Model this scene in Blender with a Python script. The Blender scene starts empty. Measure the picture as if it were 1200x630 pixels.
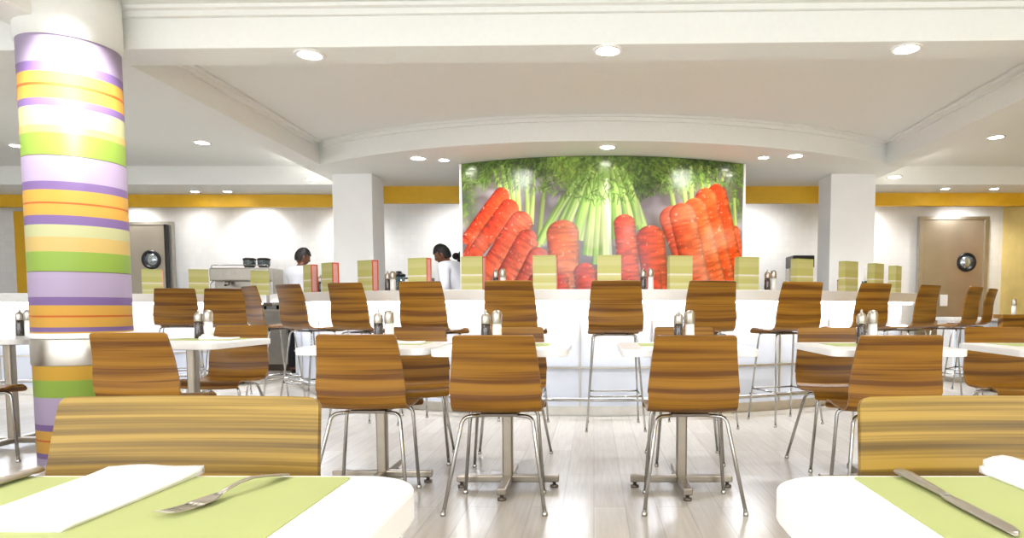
import bpy, bmesh, math, random
import numpy as np
from mathutils import Vector, Matrix, Euler

random.seed(7)
PI = math.pi
R = math.radians
S = bpy.context.scene
COL = S.collection

# ------------------------------------------------------------------ helpers
def lin(c):
    def f(v):
        v /= 255.0
        return v / 12.92 if v <= .04045 else ((v + .055) / 1.055) ** 2.4
    return (f(c[0]), f(c[1]), f(c[2]), 1.0)

def mat(name, rgb, rough=.5, metal=0.0, emit=None, estr=0.0, spec=.5, coat=0.0, trans=0.0):
    m = bpy.data.materials.new(name)
    m.use_nodes = True
    b = m.node_tree.nodes['Principled BSDF']
    b.inputs['Base Color'].default_value = lin(rgb)
    b.inputs['Roughness'].default_value = rough
    b.inputs['Metallic'].default_value = metal
    b.inputs['Specular IOR Level'].default_value = spec
    b.inputs['Coat Weight'].default_value = coat
    b.inputs['Transmission Weight'].default_value = trans
    if emit:
        b.inputs['Emission Color'].default_value = lin(emit)
        b.inputs['Emission Strength'].default_value = estr
    return m

def nd(m, t, **kw):
    n = m.node_tree.nodes.new(t)
    for k, v in kw.items():
        setattr(n, k, v)
    return n

def lk(m, a, b):
    m.node_tree.links.new(a, b)

def noise_tint(m, rgb, amt=.06, scale=8.0, bump=0.0):
    """small procedural variation of a plain colour"""
    b = m.node_tree.nodes['Principled BSDF']
    tc = nd(m, 'ShaderNodeTexCoord'); nz = nd(m, 'ShaderNodeTexNoise')
    nz.inputs['Scale'].default_value = scale; nz.inputs['Detail'].default_value = 4
    lk(m, tc.outputs['Object'], nz.inputs['Vector'])
    r = nd(m, 'ShaderNodeValToRGB')
    c = lin(rgb)
    r.color_ramp.elements[0].position = .3; r.color_ramp.elements[1].position = .7
    r.color_ramp.elements[0].color = (c[0]*(1-amt), c[1]*(1-amt), c[2]*(1-amt), 1)
    r.color_ramp.elements[1].color = (min(1, c[0]*(1+amt)), min(1, c[1]*(1+amt)), min(1, c[2]*(1+amt)), 1)
    lk(m, nz.outputs['Fac'], r.inputs['Fac']); lk(m, r.outputs['Color'], b.inputs['Base Color'])
    if bump:
        bp = nd(m, 'ShaderNodeBump'); bp.inputs['Strength'].default_value = bump; bp.inputs['Distance'].default_value = .01
        lk(m, nz.outputs['Fac'], bp.inputs['Height']); lk(m, bp.outputs['Normal'], b.inputs['Normal'])
    return m

# ------------------------------------------------------------------ materials
M = {}
M['ceiling'] = noise_tint(mat('ceiling_paint', (238, 239, 236), .8), (238, 239, 236), .012, 30)
M['wall'] = noise_tint(mat('wall_paint', (240, 240, 241), .6), (240, 240, 241), .015, 5)
M['white'] = noise_tint(mat('white_laminate', (244, 243, 242), .28), (244, 243, 242), .008, 12)
M['solid'] = noise_tint(mat('white_solid_surface', (232, 231, 228), .3), (232, 231, 228), .01, 12)
M['panel'] = noise_tint(mat('white_gloss_panel', (222, 228, 242), .18), (222, 228, 242), .01, 3)
M['yellow'] = noise_tint(mat('mustard_paint', (226, 176, 32), .55), (226, 176, 32), .04, 9)
M['paleyellow'] = noise_tint(mat('pale_yellow_wall', (236, 208, 128), .5), (236, 208, 128), .05, 6)
M['orange'] = mat('orange_trim', (222, 150, 40), .5)
M['chrome'] = noise_tint(mat('chrome', (172, 170, 167), .16, 1.0), (172, 170, 167), .04, 20)
M['satin'] = noise_tint(mat('satin_steel', (148, 138, 124), .3, 1.0), (148, 138, 124), .06, 16)
M['steel'] = noise_tint(mat('brushed_steel', (196, 190, 180), .33, 1.0), (196, 190, 180), .06, 14)
M['darksteel'] = noise_tint(mat('dark_steel', (110, 100, 90), .35, .9), (110, 100, 90), .06, 14)
M['black'] = noise_tint(mat('black_plastic', (22, 21, 22), .35), (22, 21, 22), .1, 14)
M['rubber'] = mat('black_rubber', (26, 25, 25), .7)
M['pepper'] = noise_tint(mat('peppercorns_in_glass', (58, 46, 40), .2, coat=.8), (58, 46, 40), .5, 160)
M['salt'] = noise_tint(mat('salt_in_glass', (240, 238, 234), .2, coat=.8), (240, 238, 234), .03, 160)
M['paper'] = noise_tint(mat('white_paper', (246, 246, 247), .9, spec=.2), (246, 246, 247), .02, 40)
M['pink'] = noise_tint(mat('pink_card', (240, 178, 172), .6), (240, 178, 172), .05, 10)
M['red'] = noise_tint(mat('red_card', (228, 92, 66), .6), (228, 92, 66), .06, 10)
M['skin'] = noise_tint(mat('brown_skin', (112, 70, 48), .5), (112, 70, 48), .08, 30)
M['hair'] = noise_tint(mat('black_hair', (20, 16, 15), .6), (20, 16, 15), .3, 60)
M['cloth'] = noise_tint(mat('white_cotton', (232, 232, 240), .9, spec=.2), (232, 232, 240), .03, 20, .1)
M['trouser'] = noise_tint(mat('dark_trouser_cloth', (40, 40, 46), .9, spec=.2), (40, 40, 46), .1, 20)
M['shoe'] = mat('black_leather', (24, 22, 22), .45)
M['eye'] = mat('eye_dark', (30, 22, 18), .2)
M['lamp'] = mat('lit_lamp', (255, 255, 255), .5, emit=(255, 250, 240), estr=22)
M['led'] = mat('lit_strip', (255, 255, 255), .5, emit=(250, 252, 255), estr=11)
M['glass'] = mat('dark_glass', (70, 84, 88), .08, coat=.5)
M['mirror'] = mat('porthole_glass', (190, 200, 206), .06, .8)
M['teal'] = noise_tint(mat('smoky_jug', (70, 92, 96), .15, coat=.5), (70, 92, 96), .1, 10)

def green_paper():
    m = mat('lime_placemat', (214, 226, 120), .75, spec=.25)
    return noise_tint(m, (180, 187, 124), .03, 6)
M['lime'] = green_paper()

def floor_mat():
    m = mat('pale_wood_floor', (200, 194, 184), .22, spec=.5)
    b = m.node_tree.nodes['Principled BSDF']
    tc = nd(m, 'ShaderNodeTexCoord')
    mp = nd(m, 'ShaderNodeMapping'); mp.inputs['Rotation'].default_value = (0, 0, R(90))
    lk(m, tc.outputs['Object'], mp.inputs['Vector'])
    br = nd(m, 'ShaderNodeTexBrick')
    br.inputs['Scale'].default_value = 1.0
    br.inputs['Brick Width'].default_value = 1.25; br.inputs['Row Height'].default_value = .15
    br.inputs['Mortar Size'].default_value = .0025; br.inputs['Mortar Smooth'].default_value = .2
    br.inputs['Color1'].default_value = lin((205, 199, 190)); br.inputs['Color2'].default_value = lin((195, 188, 178))
    br.inputs['Mortar'].default_value = lin((180, 176, 170))
    lk(m, mp.outputs['Vector'], br.inputs['Vector'])
    mp2 = nd(m, 'ShaderNodeMapping'); mp2.inputs['Scale'].default_value = (26, 1.6, 1)
    lk(m, tc.outputs['Object'], mp2.inputs['Vector'])
    nz = nd(m, 'ShaderNodeTexNoise'); nz.inputs['Scale'].default_value = 2.2; nz.inputs['Detail'].default_value = 6
    lk(m, mp2.outputs['Vector'], nz.inputs['Vector'])
    mx = nd(m, 'ShaderNodeMix', data_type='RGBA', blend_type='MULTIPLY')
    mx.inputs['Factor'].default_value = .5
    rp = nd(m, 'ShaderNodeValToRGB')
    rp.color_ramp.elements[0].position = .32; rp.color_ramp.elements[0].color = (.8, .78, .76, 1)
    rp.color_ramp.elements[1].position = .68; rp.color_ramp.elements[1].color = (1, 1, 1, 1)
    lk(m, nz.outputs['Fac'], rp.inputs['Fac'])
    lk(m, br.outputs['Color'], mx.inputs['A']); lk(m, rp.outputs['Color'], mx.inputs['B'])
    lk(m, mx.outputs['Result'], b.inputs['Base Color'])
    return m
M['floor'] = floor_mat()

def wood_mat(name, dark, mid, light, freq, fine):
    """horizontally striped veneer; stripes run across the sheet (UV u), vary along it (UV v)"""
    m = mat(name, mid, .36, spec=.4)
    b = m.node_tree.nodes['Principled BSDF']
    uv = nd(m, 'ShaderNodeUVMap')
    oi = nd(m, 'ShaderNodeObjectInfo')
    cmb = nd(m, 'ShaderNodeCombineXYZ')
    mu = nd(m, 'ShaderNodeMath', operation='MULTIPLY'); mu.inputs[1].default_value = 37.0
    lk(m, oi.outputs['Random'], mu.inputs[0]); lk(m, mu.outputs[0], cmb.inputs['Y'])
    def layer(sx, sy, det):
        mp = nd(m, 'ShaderNodeMapping'); mp.inputs['Scale'].default_value = (sx, sy, 1)
        ad = nd(m, 'ShaderNodeVectorMath', operation='ADD')
        lk(m, uv.outputs['UV'], mp.inputs['Vector']); lk(m, mp.outputs['Vector'], ad.inputs[0]); lk(m, cmb.outputs[0], ad.inputs[1])
        nz = nd(m, 'ShaderNodeTexNoise'); nz.inputs['Scale'].default_value = 1.0; nz.inputs['Detail'].default_value = det
        nz.inputs['Roughness'].default_value = .55
        lk(m, ad.outputs[0], nz.inputs['Vector'])
        return nz.outputs['Fac']
    a = layer(.5, freq, 1.5); c = layer(1.6, fine, 3)
    mx = nd(m, 'ShaderNodeMix', data_type='FLOAT'); mx.inputs['Factor'].default_value = .3
    lk(m, a, mx.inputs['A']); lk(m, c, mx.inputs['B'])
    rp = nd(m, 'ShaderNodeValToRGB'); cr = rp.color_ramp
    cr.elements[0].position = .42; cr.elements[0].color = lin(dark)
    cr.elements[1].position = .58; cr.elements[1].color = lin(light)
    e = cr.elements.new(.49); e.color = lin(mid)
    lk(m, mx.outputs['Result'], rp.inputs['Fac'])
    lk(m, rp.outputs['Color'], b.inputs['Base Color'])
    return m
M['veneer'] = wood_mat('brown_striped_veneer', (98, 58, 12), (130, 86, 19), (150, 104, 28), 21, 130)
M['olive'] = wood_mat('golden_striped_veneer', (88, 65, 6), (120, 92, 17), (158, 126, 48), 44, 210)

def stripe_card():
    m = mat('striped_green_card', (222, 220, 130), .55)
    b = m.node_tree.nodes['Principled BSDF']
    tc = nd(m, 'ShaderNodeTexCoord'); sp = nd(m, 'ShaderNodeSeparateXYZ')
    lk(m, tc.outputs['Object'], sp.inputs[0])
    rp = nd(m, 'ShaderNodeValToRGB'); cr = rp.color_ramp; cr.interpolation = 'CONSTANT'
    pal = [(0, (226, 222, 140)), (.12, (232, 230, 168)), (.2, (216, 212, 124)), (.34, (224, 220, 140)), (.42, (250, 246, 214)),
           (.47, (214, 212, 120)), (.62, (212, 212, 122)), (.7, (222, 220, 140)), (.84, (216, 216, 132)), (.95, (204, 206, 116))]
    pal = [(p, (c[0] * .9, c[1] * .89, c[2] * .93)) for p, c in pal]
    cr.elements[0].color = lin(pal[0][1]); cr.elements[1].position = pal[-1][0]; cr.elements[1].color = lin(pal[-1][1])
    for p, c in pal[1:-1]:
        e = cr.elements.new(p); e.color = lin(c)
    mu = nd(m, 'ShaderNodeMath', operation='MULTIPLY'); mu.inputs[1].default_value = 1 / .29
    lk(m, sp.outputs['Z'], mu.inputs[0]); lk(m, mu.outputs[0], rp.inputs['Fac']); lk(m, rp.outputs['Color'], b.inputs['Base Color'])
    return m
M['card'] = stripe_card()

def tile_mat():
    m = mat('white_wall_tile', (240, 240, 240), .3)
    b = m.node_tree.nodes['Principled BSDF']
    tc = nd(m, 'ShaderNodeTexCoord'); mp = nd(m, 'ShaderNodeMapping'); mp.inputs['Rotation'].default_value = (R(90), 0, 0)
    lk(m, tc.outputs['Object'], mp.inputs['Vector'])
    br = nd(m, 'ShaderNodeTexBrick'); br.inputs['Scale'].default_value = 1.0; br.offset = 0.0
    br.inputs['Brick Width'].default_value = .1; br.inputs['Row Height'].default_value = .1; br.inputs['Mortar Size'].default_value = .003
    br.inputs['Color1'].default_value = lin((240, 239, 238)); br.inputs['Color2'].default_value = lin((234, 234, 235)); br.inputs['Mortar'].default_value = lin((231, 231, 231))
    lk(m, mp.outputs['Vector'], br.inputs['Vector']); lk(m, br.outputs['Color'], b.inputs['Base Color'])
    return m
M['tile'] = tile_mat()

def door_mat():
    m = mat('stainless_door', (190, 180, 164), .3, .85)
    return noise_tint(m, (188, 178, 162), .08, 3)
M['doorsteel'] = door_mat()

def column_mat():
    m = mat('striped_column_vinyl', (200, 180, 210), .5, spec=.35)
    b = m.node_tree.nodes['Principled BSDF']
    tc = nd(m, 'ShaderNodeTexCoord'); sp = nd(m, 'ShaderNodeSeparateXYZ')
    lk(m, tc.outputs['Object'], sp.inputs[0])
    LP, DP, OR, RD, PG, LO, GR, YL, LN = (205, 186, 220), (148, 118, 178), (246, 188, 84), (228, 112, 52), (222, 222, 168), (240, 206, 128), (166, 200, 84), (238, 186, 72), (120, 110, 90)
    LP, DP, OR, RD, PG, LO, GR, YL, LN = [tuple(c * .86 for c in q) for q in (LP, DP, OR, RD, PG, LO, GR, YL, LN)]
    # (z of the lower edge, colour) from the floor up
    st = [(0.0, LP), (.035, DP), (.07, OR), (.138, RD), (.152, OR), (.205, DP), (.245, LP), (.405, LN), (.41, GR), (.51, YL), (.60, YL), (.80, DP), (.83, OR), (.887, RD), (.902, OR),
          (.96, DP), (1.01, LP), (1.155, LN), (1.16, GR), (1.275, LO), (1.362, PG), (1.435, DP), (1.487, OR), (1.552, RD), (1.567, OR), (1.635, DP), (1.687, LP),
          (1.832, LN), (1.837, GR), (1.957, LO), (2.0, PG), (2.105, DP), (2.15, OR), (2.215, RD), (2.232, OR), (2.295, DP), (2.345, LP)]
    st = [(z if z < 1.85 else z + (z - 1.85) * .045, c) for z, c in st]
    # colour ramps hold 32 stops: two ramps, split at z = 1.3
    def ramp(sub, z0, z1):
        mr = nd(m, 'ShaderNodeMapRange'); mr.inputs['From Min'].default_value = z0; mr.inputs['From Max'].default_value = z1
        lk(m, sp.outputs['Z'], mr.inputs['Value'])
        rp = nd(m, 'ShaderNodeValToRGB'); cr = rp.color_ramp; cr.interpolation = 'CONSTANT'
        cr.elements[0].color = lin(sub[0][1])
        cr.elements[1].position = (sub[-1][0] - z0) / (z1 - z0); cr.elements[1].color = lin(sub[-1][1])
        for z, c in sub[1:-1]:
            e = cr.elements.new((z - z0) / (z1 - z0)); e.color = lin(c)
        lk(m, mr.outputs['Result'], rp.inputs['Fac'])
        return rp.outputs['Color']
    i = next(k for k, s in enumerate(st) if s[0] > 1.3)
    lo = ramp(st[:i], 0, 1.4); hi = ramp([(1.3, st[i-1][1])] + st[i:], 1.3, 2.7)
    gt = nd(m, 'ShaderNodeMath', operation='GREATER_THAN'); gt.inputs[1].default_value = 1.3
    lk(m, sp.outputs['Z'], gt.inputs[0])
    mx = nd(m, 'ShaderNodeMix', data_type='RGBA')
    lk(m, gt.outputs[0], mx.inputs['Factor']); lk(m, lo, mx.inputs['A']); lk(m, hi, mx.inputs['B'])
    lk(m, mx.outputs['Result'], b.inputs['Base Color'])
    return m
M['column'] = column_mat()

# ------------------------------------------------------------------ mesh builder
class MB:
    def __init__(self):
        self.v, self.f, self.s, self.uv = [], [], [], {}
    def add(self, vs, fs, smooth=False, uvs=None):
        o = len(self.v)
        self.v += [tuple(p) for p in vs]
        for k, f in enumerate(fs):
            self.f.append(tuple(i + o for i in f)); self.s.append(smooth)
            if uvs: self.uv[len(self.f) - 1] = [uvs[i] for i in f]
        return self
    def box(self, x0, x1, y0, y1, z0, z1, mtx=None):
        vs = [Vector((x, y, z)) for z in (z0, z1) for y in (y0, y1) for x in (x0, x1)]
        if mtx: vs = [mtx @ v for v in vs]
        return self.add(vs, [(0, 2, 3, 1), (4, 5, 7, 6), (0, 1, 5, 4), (2, 6, 7, 3), (0, 4, 6, 2), (1, 3, 7, 5)])
    def prism(self, poly, z0, z1, mtx=None):
        n = len(poly)
        vs = [Vector((p[0], p[1], z)) for z in (z0, z1) for p in poly]
        if mtx: vs = [mtx @ v for v in vs]
        fs = [tuple(range(n - 1, -1, -1)), tuple(range(n, 2 * n))]
        fs += [(i, (i + 1) % n, n + (i + 1) % n, n + i) for i in range(n)]
        return self.add(vs, fs)
    def tube(self, pts, r, seg=8, cap=True):
        pts = [Vector(p) for p in pts]
        rr = r if isinstance(r, (list, tuple)) else [r] * len(pts)
        rings = []; up = None
        for i, p in enumerate(pts):
            if i == 0: d = pts[1] - p
            elif i == len(pts) - 1: d = p - pts[i - 1]
            else: d = (pts[i + 1] - p).normalized() + (p - pts[i - 1]).normalized()
            d.normalize()
            if up is None:
                up = Vector((0, 0, 1)) if abs(d.z) < .9 else Vector((1, 0, 0))
            a = d.cross(up)
            if a.length < 1e-4: a = d.cross(Vector((0, 1, 0)))
            a.normalize(); b = a.cross(d).normalized(); up = b
            rings.append([p + (a * math.cos(2 * PI * k / seg) + b * math.sin(2 * PI * k / seg)) * rr[i] for k in range(seg)])
        vs = [v for g in rings for v in g]; fs = []
        for i in range(len(pts) - 1):
            for k in range(seg):
                k2 = (k + 1) % seg
                fs.append((i * seg + k, (i + 1) * seg + k, (i + 1) * seg + k2, i * seg + k2))
        if cap:
            fs.append(tuple(range(seg))); fs.append(tuple(reversed(range((len(pts) - 1) * seg, len(pts) * seg))))
        return self.add(vs, fs, True)
    def lathe(self, prof, cx=0, cy=0, seg=20, mtx=None, cap=True):
        vs = []; fs = []
        for (r, z) in prof:
            for k in range(seg):
                a = 2 * PI * k / seg
                v = Vector((cx + max(r, 1e-4) * math.cos(a), cy + max(r, 1e-4) * math.sin(a), z))
                vs.append(mtx @ v if mtx else v)
        for i in range(len(prof) - 1):
            for k in range(seg):
                k2 = (k + 1) % seg
                fs.append((i * seg + k, i * seg + k2, (i + 1) * seg + k2, (i + 1) * seg + k))
        if cap: fs.append(tuple(reversed(range(seg)))); fs.append(tuple(range((len(prof) - 1) * seg, len(prof) * seg)))
        return self.add(vs, fs, True)
    def arc(self, cx, cy, r0, r1, z0, z1, a0, a1, n=64):
        """ring sector; angle 0 points to -Y, positive to +X"""
        vs = []; fs = []
        for i in range(n + 1):
            a = R(a0 + (a1 - a0) * i / n); s, c = math.sin(a), -math.cos(a)
            for (r, z) in ((r0, z0), (r1, z0), (r1, z1), (r0, z1)):
                vs.append((cx + r * s, cy + r * c, z))
        for i in range(n):
            for k in range(4):
                k2 = (k + 1) % 4
                fs.append((i * 4 + k, (i + 1) * 4 + k, (i + 1) * 4 + k2, i * 4 + k2))
        fs.append((0, 1, 2, 3)); fs.append((n * 4 + 3, n * 4 + 2, n * 4 + 1, n * 4))
        return self.add(vs, fs)
    def build(self, name, m, parent=None, bevel=0, seg=2, loc=None, rotz=0, autosmooth=None):
        me = bpy.data.meshes.new(name)
        me.from_pydata(self.v, [], self.f)
        me.polygons.foreach_set('use_smooth', self.s)
        if self.uv:
            ul = me.uv_layers.new(name='UVMap')
            for p in me.polygons:
                if p.index in self.uv:
                    for li, uv in zip(p.loop_indices, self.uv[p.index]): ul.data[li].uv = uv
        bm = bmesh.new(); bm.from_mesh(me); bmesh.ops.recalc_face_normals(bm, faces=bm.faces); bm.to_mesh(me); bm.free()
        me.materials.append(m)
        o = bpy.data.objects.new(name, me); COL.objects.link(o)
        if bevel:
            b = o.modifiers.new('Bevel', 'BEVEL'); b.width = bevel; b.segments = seg; b.limit_method = 'ANGLE'; b.angle_limit = R(40)
        if parent: o.parent = parent
        if loc: o.location = loc
        if rotz: o.rotation_euler = (0, 0, rotz)
        return o

def tag(o, label=None, cat=None, group=None, kind=None):
    if label: o['label'] = label
    if cat: o['category'] = cat
    if group: o['group'] = group
    if kind: o['kind'] = kind
    return o

def empty(name, loc=(0, 0, 0), rotz=0):
    o = bpy.data.objects.new(name, None); COL.objects.link(o)
    o.location = loc; o.rotation_euler = (0, 0, rotz); o.empty_display_size = .1
    return o

def copy_tree(o, parent=None):
    c = o.copy(); COL.objects.link(c)
    if parent: c.parent = parent
    for ch in list(o.children): copy_tree(ch, c)
    return c

class Kind:
    """first use moves the prototype itself, later uses copy it with its parts"""
    def __init__(self, root): self.root, self.used = root, False
    def put(self, loc, rotz, label, group=None):
        o = self.root if not self.used else copy_tree(self.root)
        self.used = True
        o.location = loc; o.rotation_euler = (0, 0, rotz); o['label'] = label
        if group: o['group'] = group
        return o

def rrect(w, d, r, n=8):
    pts = []
    for (cx, cy, a0) in ((w/2-r, d/2-r, 0), (-w/2+r, d/2-r, 90), (-w/2+r, -d/2+r, 180), (w/2-r, -d/2+r, 270)):
        for k in range(n + 1):
            a = R(a0 + 90 * k / n); pts.append((cx + r * math.cos(a), cy + r * math.sin(a)))
    return pts

def fillet(pts, r=.03, n=4):
    """round the inner corners of a polyline"""
    P = [Vector(p) for p in pts]; out = [P[0]]
    for i in range(1, len(P) - 1):
        a, b, c = P[i-1], P[i], P[i+1]
        d1 = (a - b); d2 = (c - b); k = min(r, d1.length * .45, d2.length * .45)
        p0 = b + d1.normalized() * k; p2 = b + d2.normalized() * k
        for j in range(n + 1):
            t = j / n; out.append(p0 * (1-t)**2 + b * 2*t*(1-t) + p2 * t*t)
    out.append(P[-1])
    return out

# ------------------------------------------------------------------ room shell
def struct(o, label=None, cat=None):
    o['kind'] = 'structure'
    if label: o['label'] = label
    if cat: o['category'] = cat
    return o

ZB, ZT = 2.62, 2.87          # underside of beams, underside of trays
YF, YB = -6.0, 10.6          # window side behind the camera, back wall
XL, XR = -10.0, 6.45
struct(MB().box(XL, XR, YF, YB, -.12, 0).build('floor', M['floor']))
struct(MB().box(XL, XR, YF, YB, ZT, ZT + .12).build('ceiling', M['ceiling']))
struct(MB().box(XL - .15, XR + .15, YB, YB + .15, 0, ZT + .1).build('wall_back', M['tile']))
struct(MB().box(XL - .15, XL, YF, YB, 0, ZT + .1).build('wall_left', M['wall']))
struct(MB().box(XR, XR + .15, YF, YB, 0, ZT + .1).build('wall_right', M['paleyellow']))

# window wall behind the camera
w = MB()
w.box(XL, XR, YF - .12, YF, 0, .35); w.box(XL, XR, YF - .12, YF, 2.75, ZT)
fr = struct(w.build('wall_front', M['wall']))
w = MB()
for i in range(9):
    x = XL + (XR - XL) * i / 8
    w.box(x - .04, x + .04, YF - .1, YF - .02, .35, 2.75)
w.box(XL, XR, YF - .1, YF - .02, .33, .41); w.box(XL, XR, YF - .1, YF - .02, 2.69, 2.77); w.box(XL, XR, YF - .09, YF - .03, 1.9, 1.96)
struct(w.build('window_1', M['white']))

# cross beam (very slightly askew, as in the photo) with a stepped moulding on the near side
def yb(x): return 4.354 - .0254 * x
b = MB(); b.prism([(XL, yb(XL)), (XR, yb(XR)), (XR, yb(XR) + .3), (XL, yb(XL) + .3)], ZB, ZT)
struct(b.build('trim_1', M['ceiling'], bevel=.006))
b = MB()
b.prism([(-3.2, yb(-3.2) - .035), (XR, yb(XR) - .035), (XR, yb(XR)), (-3.2, yb(-3.2))], ZT - .06, ZT)
b.prism([(-3.2, yb(-3.2) - .075), (XR, yb(XR) - .075), (XR, yb(XR) - .03), (-3.2, yb(-3.2) - .03)], ZT - .025, ZT)
struct(b.build('trim_2', M['ceiling'], bevel=.004))

# side beams running away from the camera
for i, (xa, xb_, y0, y1, inner) in enumerate(((-3.47, -3.22, -1.0, 7.995, 1), (3.44, 3.69, 4.4, 7.995, -1))):
    b = MB(); b.box(xa, xb_, y0, y1, ZB + .002, ZT - .001)
    struct(b.build('trim_%d' % (3 + i), M['ceiling'], bevel=.006))
    b = MB(); xi = xb_ if inner > 0 else xa
    ya = yb(xi) + .3
    b.box(min(xi, xi + inner * .035), max(xi, xi + inner * .035), ya, y1 - .3, ZT - .06, ZT - .002)
    b.box(min(xi, xi + inner * .075), max(xi, xi + inner * .075), ya, y1 - .3, ZT - .025, ZT - .002)
    struct(b.build('trim_%d' % (5 + i), M['ceiling'], bevel=.004))

# curved drop soffit above the counter
ACX, ACY, AR = .1, 12.25, 5.44
def arc_pt(r, a): return (ACX + r * math.sin(R(a)), ACY - r * math.cos(R(a)))
a0, a1 = -38.6, 38.6
poly = [arc_pt(AR, a0 + (a1 - a0) * i / 60) for i in range(61)]
poly += [(3.69, 8.0), (3.69, 9.2), (XR, 9.2), (XR, YB), (XL, YB), (XL, 9.2), (-3.47, 9.2), (-3.47, 8.0)]
b = MB(); b.prism(poly, ZB, ZT - .001)
struct(b.build('trim_7', M['ceiling']))
b = MB()
b.arc(ACX, ACY, AR - .002, AR + .035, ZT - .06, ZT - .002, -36.3, 36.3, 60)
b.arc(ACX, ACY, AR - .002, AR + .075, ZT - .025, ZT - .002, -36.0, 36.0, 60)
struct(b.build('trim_8', M['ceiling']))

# mustard bulkheads in front of the lit back wall
struct(MB().box(XL, -3.5, 10.0, 10.08, 2.44, ZB).build('trim_9', M['yellow'], bevel=.004))
struct(MB().box(-3.0, -1.2, 9.32, 9.4, 2.39, ZB).build('trim_10', M['yellow'], bevel=.004))
struct(MB().box(1.4, 3.3, 9.32, 9.4, 2.39, ZB).build('trim_11', M['yellow'], bevel=.004))
struct(MB().box(3.75, XR, 9.86, 9.94, 2.435, ZB).build('trim_12', M['yellow'], bevel=.004))
# upright mustard post at the far left and an orange edge on the pale yellow right wall
struct(MB().box(-9.02, -8.86, 10.45, 10.6, 0, 2.44).build('trim_13', M['yellow'], bevel=.004))
struct(MB().box(6.42, 6.45, 9.2, 9.9, 0, 2.25).build('trim_14', M['orange'], bevel=.004))

# square white pillars
struct(MB().box(-3.28, -2.78, 8.45, 8.92, 0, ZB).build('pillar', M['wall'], bevel=.006))
struct(MB().box(2.97, 3.53, 8.45, 8.92, 0, ZB).build('pillar', M['wall'], bevel=.006))

# striped round column
CX0, CY0, CR = -3.22, 4.2, .26
col = MB().lathe([(CR, 0), (CR, 2.53)], 0, 0, 64).build('column', M['column'], loc=(CX0, CY0, 0))
struct(col, 'round column with purple orange and green horizontal stripes', 'column')
MB().lathe([(CR + .004, .60), (CR + .006, .605), (CR + .006, .755), (CR + .004, .76)], 0, 0, 64).build('steel_band', M['steel'], col)['label'] = 'brushed steel band around the column'
MB().lathe([(CR + .004, .76), (CR + .012, .765), (CR + .012, .79), (CR + .004, .795)], 0, 0, 64).build('band_lip', M['white'], col)
MB().lathe([(CR + .012, 2.53), (CR + .012, ZT - .001)], 0, 0, 64).build('capital', M['ceiling'], col)

# back doors: brushed steel with a porthole
def steel_door(n, x0, x1, ztop, px, pz):
    d = MB().box(x0, x1, YB - .06, YB - .01, .01, ztop).build('door_%d' % n, M['doorsteel'], bevel=.004)
    struct(d)
    f = MB(); f.box(x0 - .06, x0, YB - .08, YB - .005, 0, ztop + .05); f.box(x1, x1 + .06, YB - .08, YB - .005, 0, ztop + .05); f.box(x0, x1, YB - .08, YB - .005, ztop, ztop + .05)
    f.build('door_frame', M['steel'], d)
    mt = Matrix.Translation((px, YB - .06, pz)) @ Matrix.Rotation(R(90), 4, 'X')
    MB().lathe([(.115, 0), (.15, 0), (.15, .018), (.12, .022), (.115, .02), (.115, 0)], 0, 0, 32, mt, False).build('porthole_ring', M['black'], d)
    MB().lathe([(0, 0), (.115, 0), (.115, .008), (0, .012)], 0, 0, 32, mt).build('porthole_glass', M['mirror'], d)
    return d
d1 = steel_door(1, -7.64, -6.67, 2.24, -6.96, 1.70)
MB().box(-6.70, -6.66, YB - .14, YB - .06, .9, 2.24).build('door_edge_shadow', M['black'], d1, bevel=.005)  # black strip standing in for the door's open edge and its shadow
d2 = steel_door(2, 5.16, 6.13, 2.32, 5.86, 1.66)
MB().box(5.46, 5.58, YB - .075, YB - .06, .97, 1.15).build('push_plate', M['paper'], d2, bevel=.004)

# ------------------------------------------------------------------ recessed downlights
dl = empty('downlight'); tag(dl, 'x', 'ceiling light')
MB().lathe([(.074, .004), (.074, -.005), (.096, -.006), (.1, -.002), (.1, .004)], 0, 0, 28, None, False).build('trim_ring', M['white'], dl)
MB().lathe([(0, .003), (.074, .003), (.074, -.003), (0, -.0035)], 0, 0, 28).build('lens', M['lamp'], dl)
DL = Kind(dl)
lights = [
    (-1.88, 4.52, ZB, 'round downlight in the cross beam nearest the striped column', 30),
    (.09, 4.45, ZB, 'round downlight in the middle of the cross beam', 30),
    (2.02, 4.42, ZB, 'round downlight in the cross beam at the far side from the column', 30),
    (-4.57, 7.9, ZT, 'downlight in the left ceiling tray just right of the striped column', 26),
    (-6.85, 8.05, ZT, 'downlight in the left ceiling tray seen left of the striped column', 26),
    (4.54, 7.65, ZT, 'downlight in the ceiling tray over the right end of the counter', 26),
    (-3.66, 8.8, ZB, 'downlight by the corner above the left white pillar', 22),
    (3.85, 8.65, ZB, 'downlight by the corner above the right white pillar', 22),
    (-1.97, 7.58, ZB, 'larger downlight in the curved soffit left of the mural', 24),
    (.14, 7.06, ZB, 'downlight in the curved soffit over the middle of the mural', 24),
    (2.22, 7.46, ZB, 'larger downlight in the curved soffit right of the mural', 24),
]
for x, y, z, lab, p in lights:
    o = DL.put((x, y, z - .004), 0, lab, 'round recessed ceiling downlights')
small = [(-1.70, 7.67, 'small downlight beside the larger one left of the mural'), (1.89, 7.54, 'small downlight beside the larger one right of the mural'),
         (-5.28, 9.72, 'wall washing light over the stainless machine at the back wall'), (-5.75, 9.72, 'wall washing light over the wall right of the left steel door'),
         (5.64, 9.5, 'wall washing light over the right steel door'), (4.95, 9.5, 'wall washing light between right pillar and right steel door')]
for x, y, lab in small:
    o = DL.put((x, y, ZB - .004), 0, lab, 'small recessed ceiling downlights'); o.scale = (.72, .72, 1)

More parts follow.
